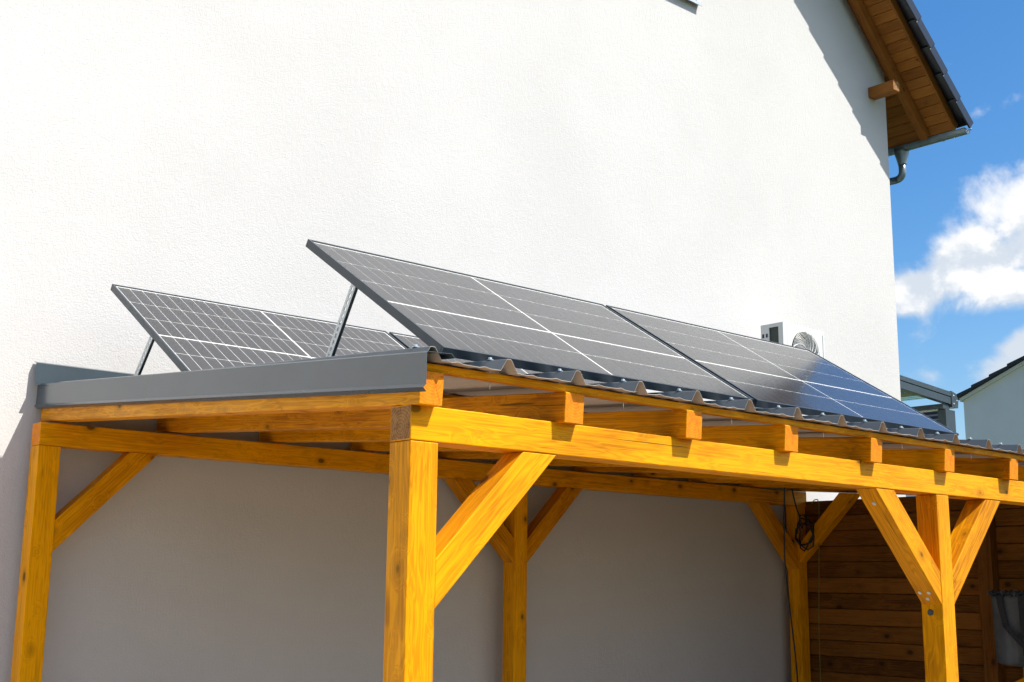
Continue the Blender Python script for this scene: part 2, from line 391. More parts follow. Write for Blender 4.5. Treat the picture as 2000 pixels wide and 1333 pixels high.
# roof body
ang = math.atan(-MR); nx, nz = math.sin(ang), math.cos(ang); dx, dz = math.cos(ang), -math.sin(ang)   # normal, downslope
def RP(t, y, off=0):   # t metres up the slope from the eave end, off above the board underside
    return (XE-dx*t+nx*off, y, zs(XE)-dz*t+nz*off)
YV = 3.03; TT = (XE-XRDG)/dx
roof = MB()
roof.hexa([RP(0.05, YV+.03, .030), RP(0.05, 13.9, .030), RP(TT, 13.9, .030), RP(TT, YV+.03, .030), RP(0.05, YV+.03, .075), RP(0.05, 13.9, .075), RP(TT, 13.9, .075), RP(TT, YV+.03, .075)])
roofo = roof.build('roof', 'tile', house)
k = MB()   # far slope
def RL(t, y, off=0):
    p = RP(t, y, off); return (2*XRDG-p[0], p[1], p[2])
k.hexa([RL(0, YV, .0), RL(0, 13.9, .0), RL(TT, 13.9, .0), RL(TT, YV, .0), RL(0, YV, .12), RL(0, 13.9, .12), RL(TT, 13.9, .12), RL(TT, YV, .12)])
k.build('roof', 'tile', house)
# eave boards (run front to back), each its own piece
bw = .118; n_b = 26
kb = MB(); kb.v = []
for i in range(n_b):
    mw = frame_axes(RP(i*bw+bw/2, (YV+YW+.55)/2, .012), (0, 1, 0), (dx, 0, dz))
    if i == 0:
        q = MB(); L = (YW+.55-YV)/2
        q.hexa([(-L, -bw/2+.002, -.012), (L, -bw/2+.002, -.012), (L, bw/2-.002, -.012), (-L, bw/2-.002, -.012), (-L, -bw/2+.002, .012), (L, -bw/2+.002, .012), (L, bw/2-.002, .012), (-L, bw/2-.002, .012)])
        b0 = q.build('eave_board', 'eave_wood', house, mw, bevel=.004)
    else: link('eave_board', b0.data, [], house, mw)
# flying rafter, purlin end, verge board
timber('rafter', house, RP(.03, 3.33, -.06), RP(6, 3.33, -.06), (0, 1, 0), .08, .115, 'eave_wood', 'timber_end', 'timber_end', .004)
timber('purlin', house, (8.585, 3.15, 4.725), (8.585, 3.6, 4.725), (1, 0, 0), .125, .115, 'eave_wood', 'raw_end', 'raw_end', .008)
timber('verge_board', house, RP(.0, YV-.012, .05), RP(6, YV-.012, .05), (0, 1, 0), .022, .11, 'eave_wood', bevel=.003)
timber('eave_fascia', house, RP(-.014, YV, .055), RP(-.014, 13.8, .055), (dx, 0, dz), .022, .09, 'eave_wood', bevel=.003)
# verge tiles, stepped
tl = .335
q = MB()
prof = [(-.02, -.02), (-.02, .10), (.0, .112), (.05, .108), (.10, .095), (.18, .088), (.25, .092), (.30, .080), (.30, .068), (.0, .085), (.0, -.02)]
n = len(prof); L = tl*1.06
vs = [(0, y, z+.028) for y, z in prof]+[(L, y, z-.004) for y, z in prof]
q.add(vs, [tuple(range(n)), tuple(range(2*n-1, n-1, -1))]+[(i, i+n, (i+1) % n+n, (i+1) % n) for i in range(n)])
t0 = None
for i in range(14):
    p = RP(-.05+i*tl, YV-.15, .02)
    mw = frame_axes(p, (-dx, 0, -dz), (0, 1, 0))
    # local x runs up the slope, y away from the viewer, z out of the roof
    mw = Matrix(((-dx, 0, nx, p[0]), (0, 1, 0, p[1]), (-dz, 0, nz, p[2]), (0, 0, 0, 1)))
    if t0 is None: t0 = q.build('verge_tile', 'tile', house, mw, bevel=.006)
    else: link('verge_tile', t0.data, [], house, mw)
q = MB(); prof2 = [(.0, .085), (.0, .112), (.05, .108), (.10, .095), (.18, .088), (.25, .092), (.30, .080), (.30, .068)]; n2 = len(prof2)
q.add([(0, y, z+.028) for y, z in prof2]+[(L, y, z-.004) for y, z in prof2], [tuple(range(n2)), tuple(range(2*n2-1, n2-1, -1))]+[(i, i+n2, (i+1) % n2+n2, (i+1) % n2) for i in range(n2)])
t9 = mesh('roof_tile', q.v, q.f); t9.materials.append(M['tile'])
for j in range(1, 4):
    for i in range(10):
        p = RP(-.05+i*tl, YV-.15+.3*j, .018); mw = Matrix(((-dx, 0, nx, p[0]), (0, 1, 0, p[1]), (-dz, 0, nz, p[2]), (0, 0, 0, 1)))
        link('roof_tile', t9, [], house, mw)
# half-round gutter along the eave with outlet and swan-neck pipe
gx, gz, gr = XE+.055, zs(XE)-.005, .062
q = MB(); ys = [2.90, 3.18, 3.185, 3.20, 3.205, 13.6]; rr = [gr, gr, gr+.005, gr+.005, gr, gr]; A = 13
for yi, (y, r) in enumerate(zip(ys, rr)):
    for r2 in (r, r-.004):
        for a in range(A):
            th = math.pi+math.pi*a/(A-1); q.v.append((gx+math.cos(th)*r2, y, gz+math.sin(th)*r2))
for yi in range(len(ys)-1):
    b = yi*2*A
    for a in range(A-1):
        q.f.append((b+a, b+a+1, b+2*A+a+1, b+2*A+a)); q.f.append((b+A+a, b+3*A+a, b+3*A+a+1, b+A+a+1))
    q.f.append((b, b+2*A, b+3*A, b+A)); q.f.append((b+A-1, b+2*A-1, b+4*A-1, b+3*A-1))
for a in range(A-1): q.f.append((a, A+a, A+a+1, a+1))
q.f.append(tuple(range(A)))
q.mi = [0]*len(q.f)
gut = q.build('gutter', 'zinc', house, smooth=False)
q = MB(); q.tube([(gx+gr, 2.88, gz+.004), (gx+gr, 13.6, gz+.004)], .009, 8); q.build('bead', 'zinc', gut, smooth=True)
q = MB(); q.tube([(gx, 3.05, gz-.035), (gx, 3.05, gz-.066)], .007, 6); q.build('rivet', 'screw', gut)
q = MB(); q.tube([(gx, 3.70, gz-.02), (gx, 3.70, gz-.08), (gx, 3.70, gz-.20), (gx, 3.70, gz-.21)], [.085, .08, .048, .048], 16)
q.build('outlet', 'zinc', gut, smooth=True)
q = MB(); pth = [(gx, 3.70, gz-.19), (gx, 3.70, gz-.29)]
for a in range(1, 8):
    th = a/8*math.pi/2; pth.append((gx, 3.70+.08*(1-math.cos(th)), gz-.29-.08*math.sin(th)))
pth += [(gx, 3.80, gz-.372), (gx-.25, 3.96, gz-.45), (gx-.45, 4.05, gz-.55), (gx-.56, 4.06, gz-.70), (gx-.56, 4.06, ZG)]
q.tube(pth, .042, 14); q.build('downpipe', 'zinc', house, smooth=True)
# upstairs window: only its lower corner shows
k = MB()
for a, b in (((WX0, YW+.10, WZ0), (WX1, YW+.17, WZ0+.07)), ((WX0, YW+.10, WZ1-.07), (WX1, YW+.17, WZ1)), ((WX0, YW+.10, WZ0+.07), (WX0+.07, YW+.17, WZ1-.07)), ((WX1-.07, YW+.10, WZ0+.07), (WX1, YW+.17, WZ1-.07))): k.box(a, b)
win = k.build('window', 'white_frame', house, bevel=.004)
k = MB(); k.box((WX0+.07, YW+.13, WZ0+.07), (WX1-.07, YW+.15, WZ1-.07)); k.build('pane', 'winglass', win)
k = MB(); k.prism([(YW+.10, WZ0+.005), (YW-.05, WZ0-.012), (YW-.05, WZ0-.040), (YW-.042, WZ0-.040), (YW-.042, WZ0-.020), (YW+.10, WZ0-.003)], 'x', WX0-.03, WX1-.02)
k.build('sill', 'galv', win)
for x in (WX0+.002, WX1-.042):
    k = MB(); k.box((x, YW-.012, WZ0+.01), (x+.04, YW+.07, WZ1)); k.build('shutter_rail', 'white_frame', win, bevel=.003)
    k = MB(); k.box((x+.012, YW-.016, WZ0+.04), (x+.028, YW-.0125, WZ0+.055)); k.build('rail_slot', 'strap', win)

# ------------------------------------------------------------------ carport
cp = empty('wooden_carport', (0, 0, ZG), 'glazed yellow timber carport with corrugated metal roof built against the white wall', 'carport')
def post(x, y, ztop): return timber('post', cp, (x+s/2, y+s/2, ZG), (x+s/2, y+s/2, ztop-.002), (0, 1, 0), s, s, cuts=1)
post(0, .001, 0); post(P1, .001, 0); post(6.74, .001, 0)
XB = -.0653
post(XB, D, ZB); post(3.3302, D, ZB); post(PR, D, ZB)
timber('beam', cp, (0, s/2, h/2), (6.95, s/2, h/2), (0, 1, 0), s, h, 'timber', 'raw_end', 'raw_end')
timber('beam', cp, (XB, D+s/2, ZB+HB/2), (6.83, D+s/2, ZB+HB/2), (0, 1, 0), s, HB, 'timber', 'timber_end', 'timber_end')
def zraf(y): return .115+SL*(y+.05)     # rafter underside
for i in range(11):
    x = -.003+.679*i+.05; hh = .117/2
    j = random.uniform(-.006, .006)
    timber('rafter', cp, (x, -.05+j if i else -.05, zraf(-.05)+hh), (x, 3.415, zraf(3.415)+hh), (1, 0, 0), .1, .117)
def brace(x0, sgn, z0, y0, yd, wane=0):
    """45 degree strut from a post side at x0 up to a beam underside at z0"""
    a = .118*math.sqrt(2)
    poly = [(0, -.562), (0, -.562+a), (.562-a, 0), (.562, 0)]
    c = Vector((x0+sgn*.24, y0+yd/2, z0-.24)); xd = Vector((sgn, 0, 1)).normalized(); yv = Vector((0, 1, 0))
    mw = frame_axes(c, xd, yv); inv = mw.inverted()
    q = MB()
    top0, top1 = poly[1], poly[2]; N_ = 16
    if not wane:
        q.prism([(x0+sgn*u, z0+w-.001) for u, w in poly], 'y', y0, y0+yd)
        q.v = [tuple(inv @ Vector(v)) for v in q.v]
        return q.build('brace', ['timber'], cp, mw, bevel=.004)
    rings = []
    for i in range(N_+1):
        t = i/N_
        lo = (poly[0][0]+(poly[3][0]-poly[0][0])*t, poly[0][1]+(poly[3][1]-poly[0][1])*t)
        hi = (top0[0]+(top1[0]-top0[0])*t, top0[1]+(top1[1]-top0[1])*t)
        cut = wane*(.35+.65*abs(math.sin(1.1+5.2*t))*math.sin(math.pi*min(1, max(0, t*1.05)))) if 0 < i < N_ else wane*.2
        P = lambda uw, y: (x0+sgn*uw[0], y, z0+uw[1]-.001)
        mid = (hi[0]+cut*.5*.7, hi[1]-cut*.5*.7)
        rings.append([P(lo, y0), P(hi, y0), P(hi, y0+yd-cut), P(mid, y0+yd), P(lo, y0+yd)])
    for r in rings: q.v += [tuple(inv @ Vector(p)) for p in r]
    for i in range(N_):
        for a_ in range(5): q.f.append((i*5+a_, i*5+(a_+1) % 5, i*5+5+(a_+1) % 5, i*5+5+a_))
    q.f.append((0, 1, 2, 3, 4)); q.f.append(tuple(N_*5+a_ for a_ in (4, 3, 2, 1, 0))); q.mi = [0]*len(q.f)
    return q.build('brace', ['timber'], cp, mw, bevel=0)
brace(s, 1, 0, .003, .112)
bl = brace(P1, -1, 0, .003, .112); brace(P1+s, 1, 0, .003, .112)
brace(6.74, -1, 0, .003, .112)
brace(XB+s, 1, ZB, D+.004, .10); brace(3.3302, -1, ZB, D+.004, .112); brace(3.3302+s, 1, ZB, D+.004, .112); brace(PR, -1, ZB, D+.004, .112)
def ybrace(x):
    q = MB(); a = .118*math.sqrt(2); z0 = zraf(2.7)
    poly = [(D, z0-.60), (D, z0-.60+a), (D-.60+a, z0), (D-.60, z0-.012)]
    c = Vector((x, D-.3, z0-.3)); mw = frame_axes(c, (0, -1, 1), (1, 0, 0)); inv = mw.inverted()
    q.prism(poly, 'x', x, x+.1); q.v = [tuple(inv @ Vector(v)) for v in q.v]
    q.build('brace', ['timber'], cp, mw, bevel=.004)
ybrace(PR+.01)
# bolt heads on the second post's brace
def disc(name, c, nrm, r, t, m, parent, n=10):
    c = Vector(c); nv = Vector(nrm).normalized(); q = MB(); q.tube([c-nv*.002, c+nv*t*.7, c+nv*t], [r, r, r*.75], n)
    return q.build(name, m, parent)
nb = Vector((-1, 0, -1)).normalized()
for t, yy in ((.07, .055), (.50, .035), (.50, .085), (.53, .06)):
    disc('screw', (P1-.562+t*1.0-.0, .003+yy, -.001-t), nb, .011, .004, 'galv', cp)
disc('screw', (P1, .07, -.60), (-1, 0, 0), .016, .008, 'dark_steel', cp)
# battens under the sheets
def zpan(y): return .262+SL*(y+.09)
for y in (-.012, .82, 1.64, 2.46, 3.28):
    z = (zraf(y)+.117+zpan(y))/2; hb = zpan(y)-.0035-(zraf(y)+.117)-.002
    timber('batten', cp, (-.003, y, z-.002), (6.95, y, z-.002), (0, 1, SL), .055, hb, cuts=14, rough=.0012, bevel=.003)
# trapezoid roof sheets: four parts, each three ribs wide
def sheet_profile(k0, k1):
    pr = []
    for kk in range(k0, k1):
        b = -.022+.343*kk
        pr += [(b, 0), (b+.028, .044), (b+.032, .046), (b+.046, .046), (b+.050, .044), (b+.078, 0), (b+.125, .0), (b+.15, .005), (b+.175, 0), (b+.245, 0), (b+.27, .005), (b+.295, 0)]
    pr += [(-.022+.343*k1-.001, 0), (-.022+.343*k1+.012, .003)]; return pr
NS = 12
for k0 in range(0, 21, 3):
    pr = sheet_profile(k0, k0+3); q = MB(); n = len(pr); th = .0016
    for i in range(NS+1):
        y = -.09+(3.40+.09)*i/NS
        for lay in (0, th):
            for jx, (x, z) in enumerate(pr):
                wv = .0016*math.sin(9*x+k0)+(.0012*math.sin(23*x) if i == 0 else 0)
                q.v.append((x, y, zpan(y)+z+lay+wv*(1 if z < .01 else 0)))
    for i in range(NS):
        b = i*2*n
        for a in range(n-1):
            q.f.append((b+a, b+2*n+a, b+2*n+a+1, b+a+1)); q.mi.append(1)
            q.f.append((b+n+a, b+n+a+1, b+3*n+a+1, b+3*n+a)); q.mi.append(0)
    for a in range(n-1):
        q.f.append((a, a+1, n+a+1, n+a)); q.mi.append(1)
        b = NS*2*n; q.f.append((b+a, b+n+a, b+n+a+1, b+a+1)); q.mi.append(1)
    q.build('roof_sheet', ['sheet_top', 'sheet_under'], cp, fix=False)
# screws through the ribs
q = MB(); q.tube([(0, 0, .001), (0, 0, .003)], .013, 12); q.tube([(0, 0, .003), (0, 0, .010), (0, 0, .011)], [.0075, .0075, .006], 6); q.tube([(0, 0, 0), (0, 0, -.098), (0, 0, -.108)], [.002, .002, .0005], 6)
s0 = None
for kk in range(0, 20):
    for y in (.012, .82, 1.64, 2.46):
        if y > .1 and kk % 2 == 0: continue
        mw = Matrix.Translation((-.022+.343*kk+.039, y+random.uniform(-.008, .008), zpan(y)+.046+.0025))
        if s0 is None: s0 = q.build('screw', 'screw', cp, mw)
        else: link('screw', s0.data, [], cp, mw)
# verge flashing (folded sheet on the end rafter)
q = MB()
def flash(prof0, prof1, name, m):
    n = len(prof0); q = MB(); q.v = list(prof0)+list(prof1); q.f = [(i, i+1, n+i+1, n+i) for i in range(n-1)]; q.mi = [0]*len(q.f)
    o = q.build(name, m, cp, fix=False); sol = o.modifiers.new('thickness', 'SOLIDIFY'); sol.thickness = .0016; sol.offset = 0
    return o
def fp(y, zt, zb): return [(-.012, y+(.012 if y < 0 else 0), zb-.016), (-.030, y+(.006 if y < 0 else 0), zb-.004), (-.022, y, zb+.008), (-.022, y, zt-.004), (-.018, y, zt), (.085, y, zt+.004), (.098, y, zt-.010)]
flash(fp(-.108, .286, .168), fp(3.448, .580, .456), 'verge_flashing', 'anthracite')
q = MB()
Yf = 3.415
f0 = [(-.052, Yf-.06, .560), (-.052, Yf-.006, .565), (-.052, Yf, .690), (-.052, Yf+.03, .700)]
flash(f0, [(6.95, b, c) for _, b, c in f0], 'wall_flashing', 'anthracite')

# ------------------------------------------------------------------ solar panels
PL, PW, FT = 1.79, 1.134, .035
cw = (PL-.044-.012-22*.0038)/24; ch = (PW-.044-.014-3*.0055)/5
def cellmesh():
    q = MB(); c = .002; a, b = cw/2, ch/2; t = .0009
    oc = [(-a+c, -b), (a-c, -b), (a, -b+c), (a, b-c), (a-c, b), (-a+c, b), (-a, b-c), (-a, -b+c)]
    q.v = [(x, y, 0) for x, y in oc]+[(x, y, t) for x, y in oc]
    q.f = [tuple(range(8, 16))]+[(i, (i+1) % 8, (i+1) % 8+8, i+8) for i in range(8)]; q.mi = [0]*9
    me = mesh('solar_cell', q.v, q.f); me.materials.append(M['cell']); return me
CELL = cellmesh(); PM = {}
def panel(x, y, z, tilt, label, legs, group):
    o = empty('solar_panel', (0, 0, 0), label, 'solar panel', group)
    o.rotation_euler = (tilt, 0, 0); o.location = (x, y, z)
    def part(name, fn, m, bev=0, fix=True):
        if name not in PM:
            q = MB(); fn(q); ob = q.build(name, m, None, bevel=bev, fix=fix); PM[name] = ob.data; ob.parent = o; return ob
        ob = bpy.data.objects.new(name, PM[name]); COL.objects.link(ob); ob.parent = o; return ob
    def fr(q):
        w = .011
        q.box((0, 0, -FT), (PL, w, 0)); q.box((0, PW-w, -FT), (PL, PW, 0)); q.box((0, w, -FT), (w, PW-w, 0)); q.box((PL-w, w, -FT), (PL, PW-w, 0))
        q.box((w, w, -FT), (PL-w, w+.02, -FT+.002)); q.box((w, PW-w-.02, -FT), (PL-w, PW-w, -FT+.002))
    part('frame', fr, 'frame', .0015)
    part('backsheet', lambda q: q.box((.0112, .0112, -.0095), (PL-.0112, PW-.0112, -.0065)), 'backsheet')
    part('glass_pane', lambda q: q.add([(.0112, .0112, -.0022), (PL-.0112, .0112, -.0022), (PL-.0112, PW-.0112, -.0022), (.0112, PW-.0112, -.0022)], [(0, 1, 2, 3)]), 'glass', 0, False)
    yy = .022
    for r in range(5):
        xx = .022
        for c in range(24):
            ob = bpy.data.objects.new('solar_cell', CELL); COL.objects.link(ob); ob.parent = o; ob.location = (xx+cw/2, yy+ch/2, -.0063)
            xx += cw+(.012 if c == 11 else .0038)
        yy += ch+(.014 if r == 1 else .0055)
    # support legs: slotted angle profiles standing on the ribs
    R = Matrix.Rotation(-tilt, 4, 'X')
    for lx, ly in legs:
        top = Vector((x+lx, y+ly*math.cos(tilt), z+ly*math.sin(tilt)))+Vector((0, math.sin(tilt), -math.cos(tilt)))*FT
        yb = top.y+.20
        bot = Vector((x+lx, yb, zpan(yb)+.05))
        ax = (top-bot); L = ax.length
        # local x along the leg, y across (mostly world Y), z towards -X
        mwl = frame_axes(bot, ax, (0, 1, .6))
        inv = Matrix.Translation((x, y, z)) @ Matrix.Rotation(tilt, 4, 'X')
        q = MB(); wv = .038; t = .0025; ps = .030; nh = int(L/ps)
        # slotted flange in the local xy plane
        q.box((0, 0, -t), (L, .012, 0)); q.box((0, .024, -t), (L, wv, 0))
        for i in range(nh+1):
            q.box((i*ps, .012, -t), (min(L, i*ps+.012), .024, 0))
        lo = q.build('support_leg', 'galv', o, inv.inverted() @ mwl, fix=True)
        q = MB(); q.box((0, -t, -.014), (L, 0, 0)); q.build('leg_flange', 'leg_dark', lo)
        lo.matrix_local = inv.inverted() @ mwl
        q = MB(); q.box((-.02, -.03, -.003), (.004, .05, .03)); q.build('foot', 'dark_steel', lo)
    return o
TILT = .556
k_ = .90
fx, fy, fz = -2.44423+k_*(.49828+2.44423), -3.30453+k_*(.46696+3.30453), -.46544+k_*(.44796+.46544)
rx, ry, rz = -2.44423+k_*(.40002+2.44423), -3.30453+k_*(2.4803+3.30453), -.46544+k_*(.58083+.46544)
G = 'tilted solar panels on the carport roof'
panel(fx, fy, fz, .5604, 'front row solar panel nearest the camera, its left end jutting over the roof edge', [(.045, .735), (.97, .735), (1.72, .735)], G)
panel(fx+PL+.028, fy, fz, .5604, 'front row solar panel farther right, turning blue with reflected sky', [(.70, .735), (1.73, .735)], G)
panel(rx, ry, rz, .5512, 'rear row solar panel at far left by the wall, partly hidden by the grey flashing', [(.045, .56), (.97, .56), (1.72, .56)], G)
panel(rx+PL+.028, ry, rz, .5512, 'rear row solar panel behind the front row, only its left strip showing', [(.70, .56)], G)

# ------------------------------------------------------------------ air conditioner on the wall
AX, AY0, AY1, AZ0, AZ1 = 6.24, 3.00, 3.24, 1.30, 1.795
ac = empty('air_conditioner', (AX, AY1, AZ0), 'white outdoor air conditioner unit with round fan grille on the house wall', 'air conditioner')
AL = .62
q = MB()      # casing: front plate with a round hole, top, right side, back, base, and left side rim around the coil
cx, cz, fr_ = AX+.315, 1.55, .20; NR = 40
ring = [(cx+fr_*math.cos(2*math.pi*i/NR), cz+fr_*math.sin(2*math.pi*i/NR)) for i in range(NR)]
def outer(a):
    c_, s_ = math.cos(a), math.sin(a); t_ = 1e9
    if c_ > 1e-6: t_ = min(t_, (AX+AL-cx)/c_)
    if c_ < -1e-6: t_ = min(t_, (AX+.06-cx)/c_)
    if s_ > 1e-6: t_ = min(t_, (AZ1-cz)/s_)
    if s_ < -1e-6: t_ = min(t_, (AZ0-cz)/s_)
    return (cx+t_*c_, cz+t_*s_)
angs = sorted([2*math.pi*i/NR for i in range(NR)]+[math.atan2(z_-cz, x_-cx) % (2*math.pi) for x_ in (AX+.06, AX+AL) for z_ in (AZ0, AZ1)])
inn = [(cx+fr_*math.cos(a), cz+fr_*math.sin(a)) for a in angs]; outp = [outer(a) for a in angs]; na = len(angs)
vs = [(x_, AY0, z_) for x_, z_ in inn]+[(x_, AY0, z_) for x_, z_ in outp]+[(x_, AY0+.05, z_) for x_, z_ in inn]
q.add(vs, [(i, (i+1) % na, na+(i+1) % na, na+i) for i in range(na)]+[(i, 2*na+i, 2*na+(i+1) % na, (i+1) % na) for i in range(na)])
q.box((AX, AY0+.001, AZ1-.03), (AX+AL, AY1, AZ1+.003)); q.box((AX+AL-.02, AY0+.001, AZ0), (AX+AL+.002, AY1, AZ1-.03)); q.box((AX, AY0+.001, AZ0-.02), (AX+AL, AY1, AZ0))
q.box((AX, AY0+.0005, AZ0), (AX+.06, AY0+.05, AZ1-.03)); q.box((AX, AY1-.09, AZ0), (AX+.05, AY1, AZ1-.03)); q.box((AX+.05, AY1-.02, AZ0), (AX+AL-.02, AY1, AZ1-.03))
q.build('casing', 'white_plastic', ac)
for x_ in (AX+AL-.03,):
    q = MB(); q.box((x_, AY0-.0015, AZ0+.02), (x_+.006, AY0-.0004, AZ1-.04)); q.build('panel_seam', 'zinc', ac)
q = MB(); q.box((AX+.012, AY0+.05, AZ0), (AX+.03, AY1-.09, AZ1-.03)); q.build('coil', 'coil', ac)
for i in range(14):
    q = MB(); q.box((AX+.0095, AY0+.052, AZ0+.02+i*.031), (AX+.0118, AY1-.092, AZ0+.023+i*.031)); q.build('coil_guard', 'dark_steel', ac)
for i in range(5):
    for y_ in (AY1-.075, AY1-.035):
        q = MB(); q.box((AX-.002, y_, AZ0+.10+i*.07), (AX+.0005, y_+.02, AZ0+.135+i*.07)); q.build('cable_port', 'strap', ac)
q = MB(); q.box((cx-.22, AY0+.10, cz-.22), (cx+.22, AY0+.11, cz+.21)); q.build('fan_chamber', 'dark_steel', ac)
for i in range(3):     # fan blades at rest
    q = MB(); a0 = i*2*math.pi/3+.4; n_ = 8; pv = []
    for j in range(n_+1):
        a = a0+j/n_*1.5
        for r_, y_ in ((.05, .0), (.185, .03)): pv.append((cx+r_*math.cos(a), AY0+.06+y_*j/n_, cz+r_*math.sin(a)))
    q.add(pv, [(2*j, 2*j+1, 2*j+3, 2*j+2) for j in range(n_)]); q.build('fan_blade', 'cloth', ac, fix=False)
q = MB()
for r_ in [.025+.0116*i for i in range(16)]:
    pts_ = [(cx+r_*math.cos(a*2*math.pi/36), AY0-.012-.02*(1-r_/.24), cz+r_*math.sin(a*2*math.pi/36)) for a in range(37)]; q.tube(pts_, .0018, 5, 0, False)
for a in range(14):
    pts_ = [(cx+r_*math.cos(a*2*math.pi/14+1.4*r_/.24), AY0-.014-.02*(1-r_/.24), cz+r_*math.sin(a*2*math.pi/14+1.4*r_/.24)) for r_ in [.02+.0225*i for i in range(9)]]; q.tube(pts_, .0034, 5, 0, False)
q.build('fan_grille', 'white_plastic', ac, fix=False)
for x_ in (AX+.08, AX+.48):
    q = MB(); q.box((x_, AY0+.02, AZ0-.06), (x_+.04, YW, AZ0-.021)); q.box((x_, YW-.035, AZ0-.40), (x_+.04, YW-.001, AZ0-.06)); q.build('bracket', 'white_plastic', ac)

# ------------------------------------------------------------------ shed wall closing the far end of the carport
shed = empty('board_shed', (6.82, 2, ZG), 'dark timber shed of horizontal boards closing the right end of the carport', 'shed')
hp = .134; z_ = .265; i = 0; Y0, Y1 = -.6, 3.44
while z_ > ZG+.02:
    zb_ = max(ZG, z_-hp); j1, j2 = random.uniform(-.004, .004), random.uniform(-.002, .002)
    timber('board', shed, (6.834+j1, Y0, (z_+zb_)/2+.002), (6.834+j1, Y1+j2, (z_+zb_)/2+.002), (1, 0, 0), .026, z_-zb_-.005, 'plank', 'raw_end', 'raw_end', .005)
    z_ -= hp; i += 1
for y_ in (1.52, -.3):
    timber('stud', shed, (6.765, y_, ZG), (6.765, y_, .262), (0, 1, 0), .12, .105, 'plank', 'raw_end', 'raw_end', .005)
q = MB(); q.box((6.852, Y0, ZG), (6.88, Y1, .13)); q.build('light_block_panel', 'plank', shed)  # unseen panel added to block light coming through the board gaps
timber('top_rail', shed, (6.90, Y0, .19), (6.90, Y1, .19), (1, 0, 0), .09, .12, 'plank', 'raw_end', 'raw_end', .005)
q = MB(); q.box((6.90, Y0+.01, ZG), (8.4, Y0+.035, .24)); q.build('light_block_wall', 'plank', shed)  # unseen wall added to block light entering from the right

# ------------------------------------------------------------------ things hanging in the dark corner
tp = empty('hanging_tarpaulin', (6.4, 1.0, -.51), 'grey blue tarpaulin with dark straps hanging in front of the shed boards', 'tarpaulin')
q = MB(); NY, NZ = 26, 12
for i in range(NZ+1):
    for j in range(NY+1):
        y_ = 1.315-.75*j/NY; zz_ = -.52-(.50+.0032*j)*i/NZ
        q.v.append((6.4+.018*math.sin(j*1.1+i*.12)*(.3+i/NZ)+.008*math.sin(j*2.7), y_-.012*math.sin(i*.7)*(j/NY), zz_))
q.f = [(i*(NY+1)+j, i*(NY+1)+j+1, (i+1)*(NY+1)+j+1, (i+1)*(NY+1)+j) for i in range(NZ) for j in range(NY)]; q.mi = [0]*len(q.f)
o = q.build('sheet', 'cloth', tp, smooth=True, fix=False); o.modifiers.new('thickness', 'SOLIDIFY').thickness = .004
q = MB(); q.tube([(6.385, 1.33, -.512), (6.385, .5, -.512)], .012, 8); rod = q.build('rod', 'dark_steel', tp)
for j in range(22):
    q = MB(); y_ = 1.325-j*.034; rr_ = random.uniform(.012, .018)
    q.tube([(6.385+rr_*math.cos(a*math.pi/4), y_+random.uniform(-.006, .006), -.514+rr_*1.3*math.sin(a*math.pi/4)) for a in range(9)], .005, 5); q.build('loop', 'strap' if j % 3 else 'cloth', tp)
def strap(pts_, w_):
    q = MB(); P_ = [Vector(a) for a in pts_]
    for a in P_: q.v += [(a.x, a.y+w_/2, a.z), (a.x, a.y-w_/2, a.z+.004), (a.x-.004, a.y-w_/2, a.z+.004), (a.x-.004, a.y+w_/2, a.z)]
    for i in range(len(P_)-1):
        for c_ in range(4): q.f.append((i*4+c_, i*4+(c_+1) % 4, i*4+4+(c_+1) % 4, i*4+4+c_))
    q.f += [(0, 1, 2, 3), tuple((len(P_)-1)*4+c_ for c_ in (3, 2, 1, 0))]; q.mi = [0]*len(q.f); q.build('strap', 'strap', tp)
strap([(6.36, 1.235, -.53), (6.355, 1.225, -.60), (6.36, 1.20, -.73), (6.355, 1.19, -.76), (6.36, 1.12, -.84), (6.355, 1.06, -.90)], .045)
strap([(6.36, 1.06, -.53), (6.352, 1.055, -.7), (6.36, 1.05, -.86), (6.36, 1.045, -.96)], .06)
wb = timber('plank_offcut', None, (6.55, 1.30, -1.25), (6.60, .85, -1.02), (1, 0, 0), .025, .12, 'timber', 'raw_end', 'raw_end', .003)
wb2 = timber('standing_board', None, (6.60, 1.24, ZG), (6.70, 1.20, -1.06), (0, 1, 0), .10, .03, 'timber', 'raw_end', 'raw_end', .003)
tag(wb, 'short yellow plank lying slanted under the grey tarpaulin', 'plank'); tag(wb2, 'orange board standing upright below the tarpaulin by the shed', 'board')

def cable(name, pts_, r_, m, label):
    P_ = [Vector(a) for a in pts_]; C_ = []
    for i in range(len(P_)-1):
        p0, p1, p2, p3 = P_[max(0, i-1)], P_[i], P_[i+1], P_[min(len(P_)-1, i+2)]
        for t_ in [x/6 for x in range(6)]:
            C_.append(.5*((2*p1)+(-p0+p2)*t_+(2*p0-5*p1+4*p2-p3)*t_*t_+(-p0+3*p1-3*p2+p3)*t_**3))
    C_.append(P_[-1]); q = MB(); q.tube(C_, r_, 6)
    return tag(q.build(name, m, None, smooth=True), label, 'cable')
cable('cable', [(6.12, 2.95, .36), (6.14, 2.98, .0), (6.16, 3.0, -.3), (6.24, 3.02, -.7), (6.36, 3.06, -1.2), (6.45, 3.1, -1.9), (6.46, 3.1, ZG+.01)], .007, 'cable_black', 'long black cable hanging down in front of the shaded wall left of the corner post')
cable('cable', [(6.5, 3.16, .40), (6.56, 3.16, .22), (6.62, 3.16, .10), (6.66, 3.17, .02)], .008, 'cable_black', 'short black cable slanting down from the roof to the coil')
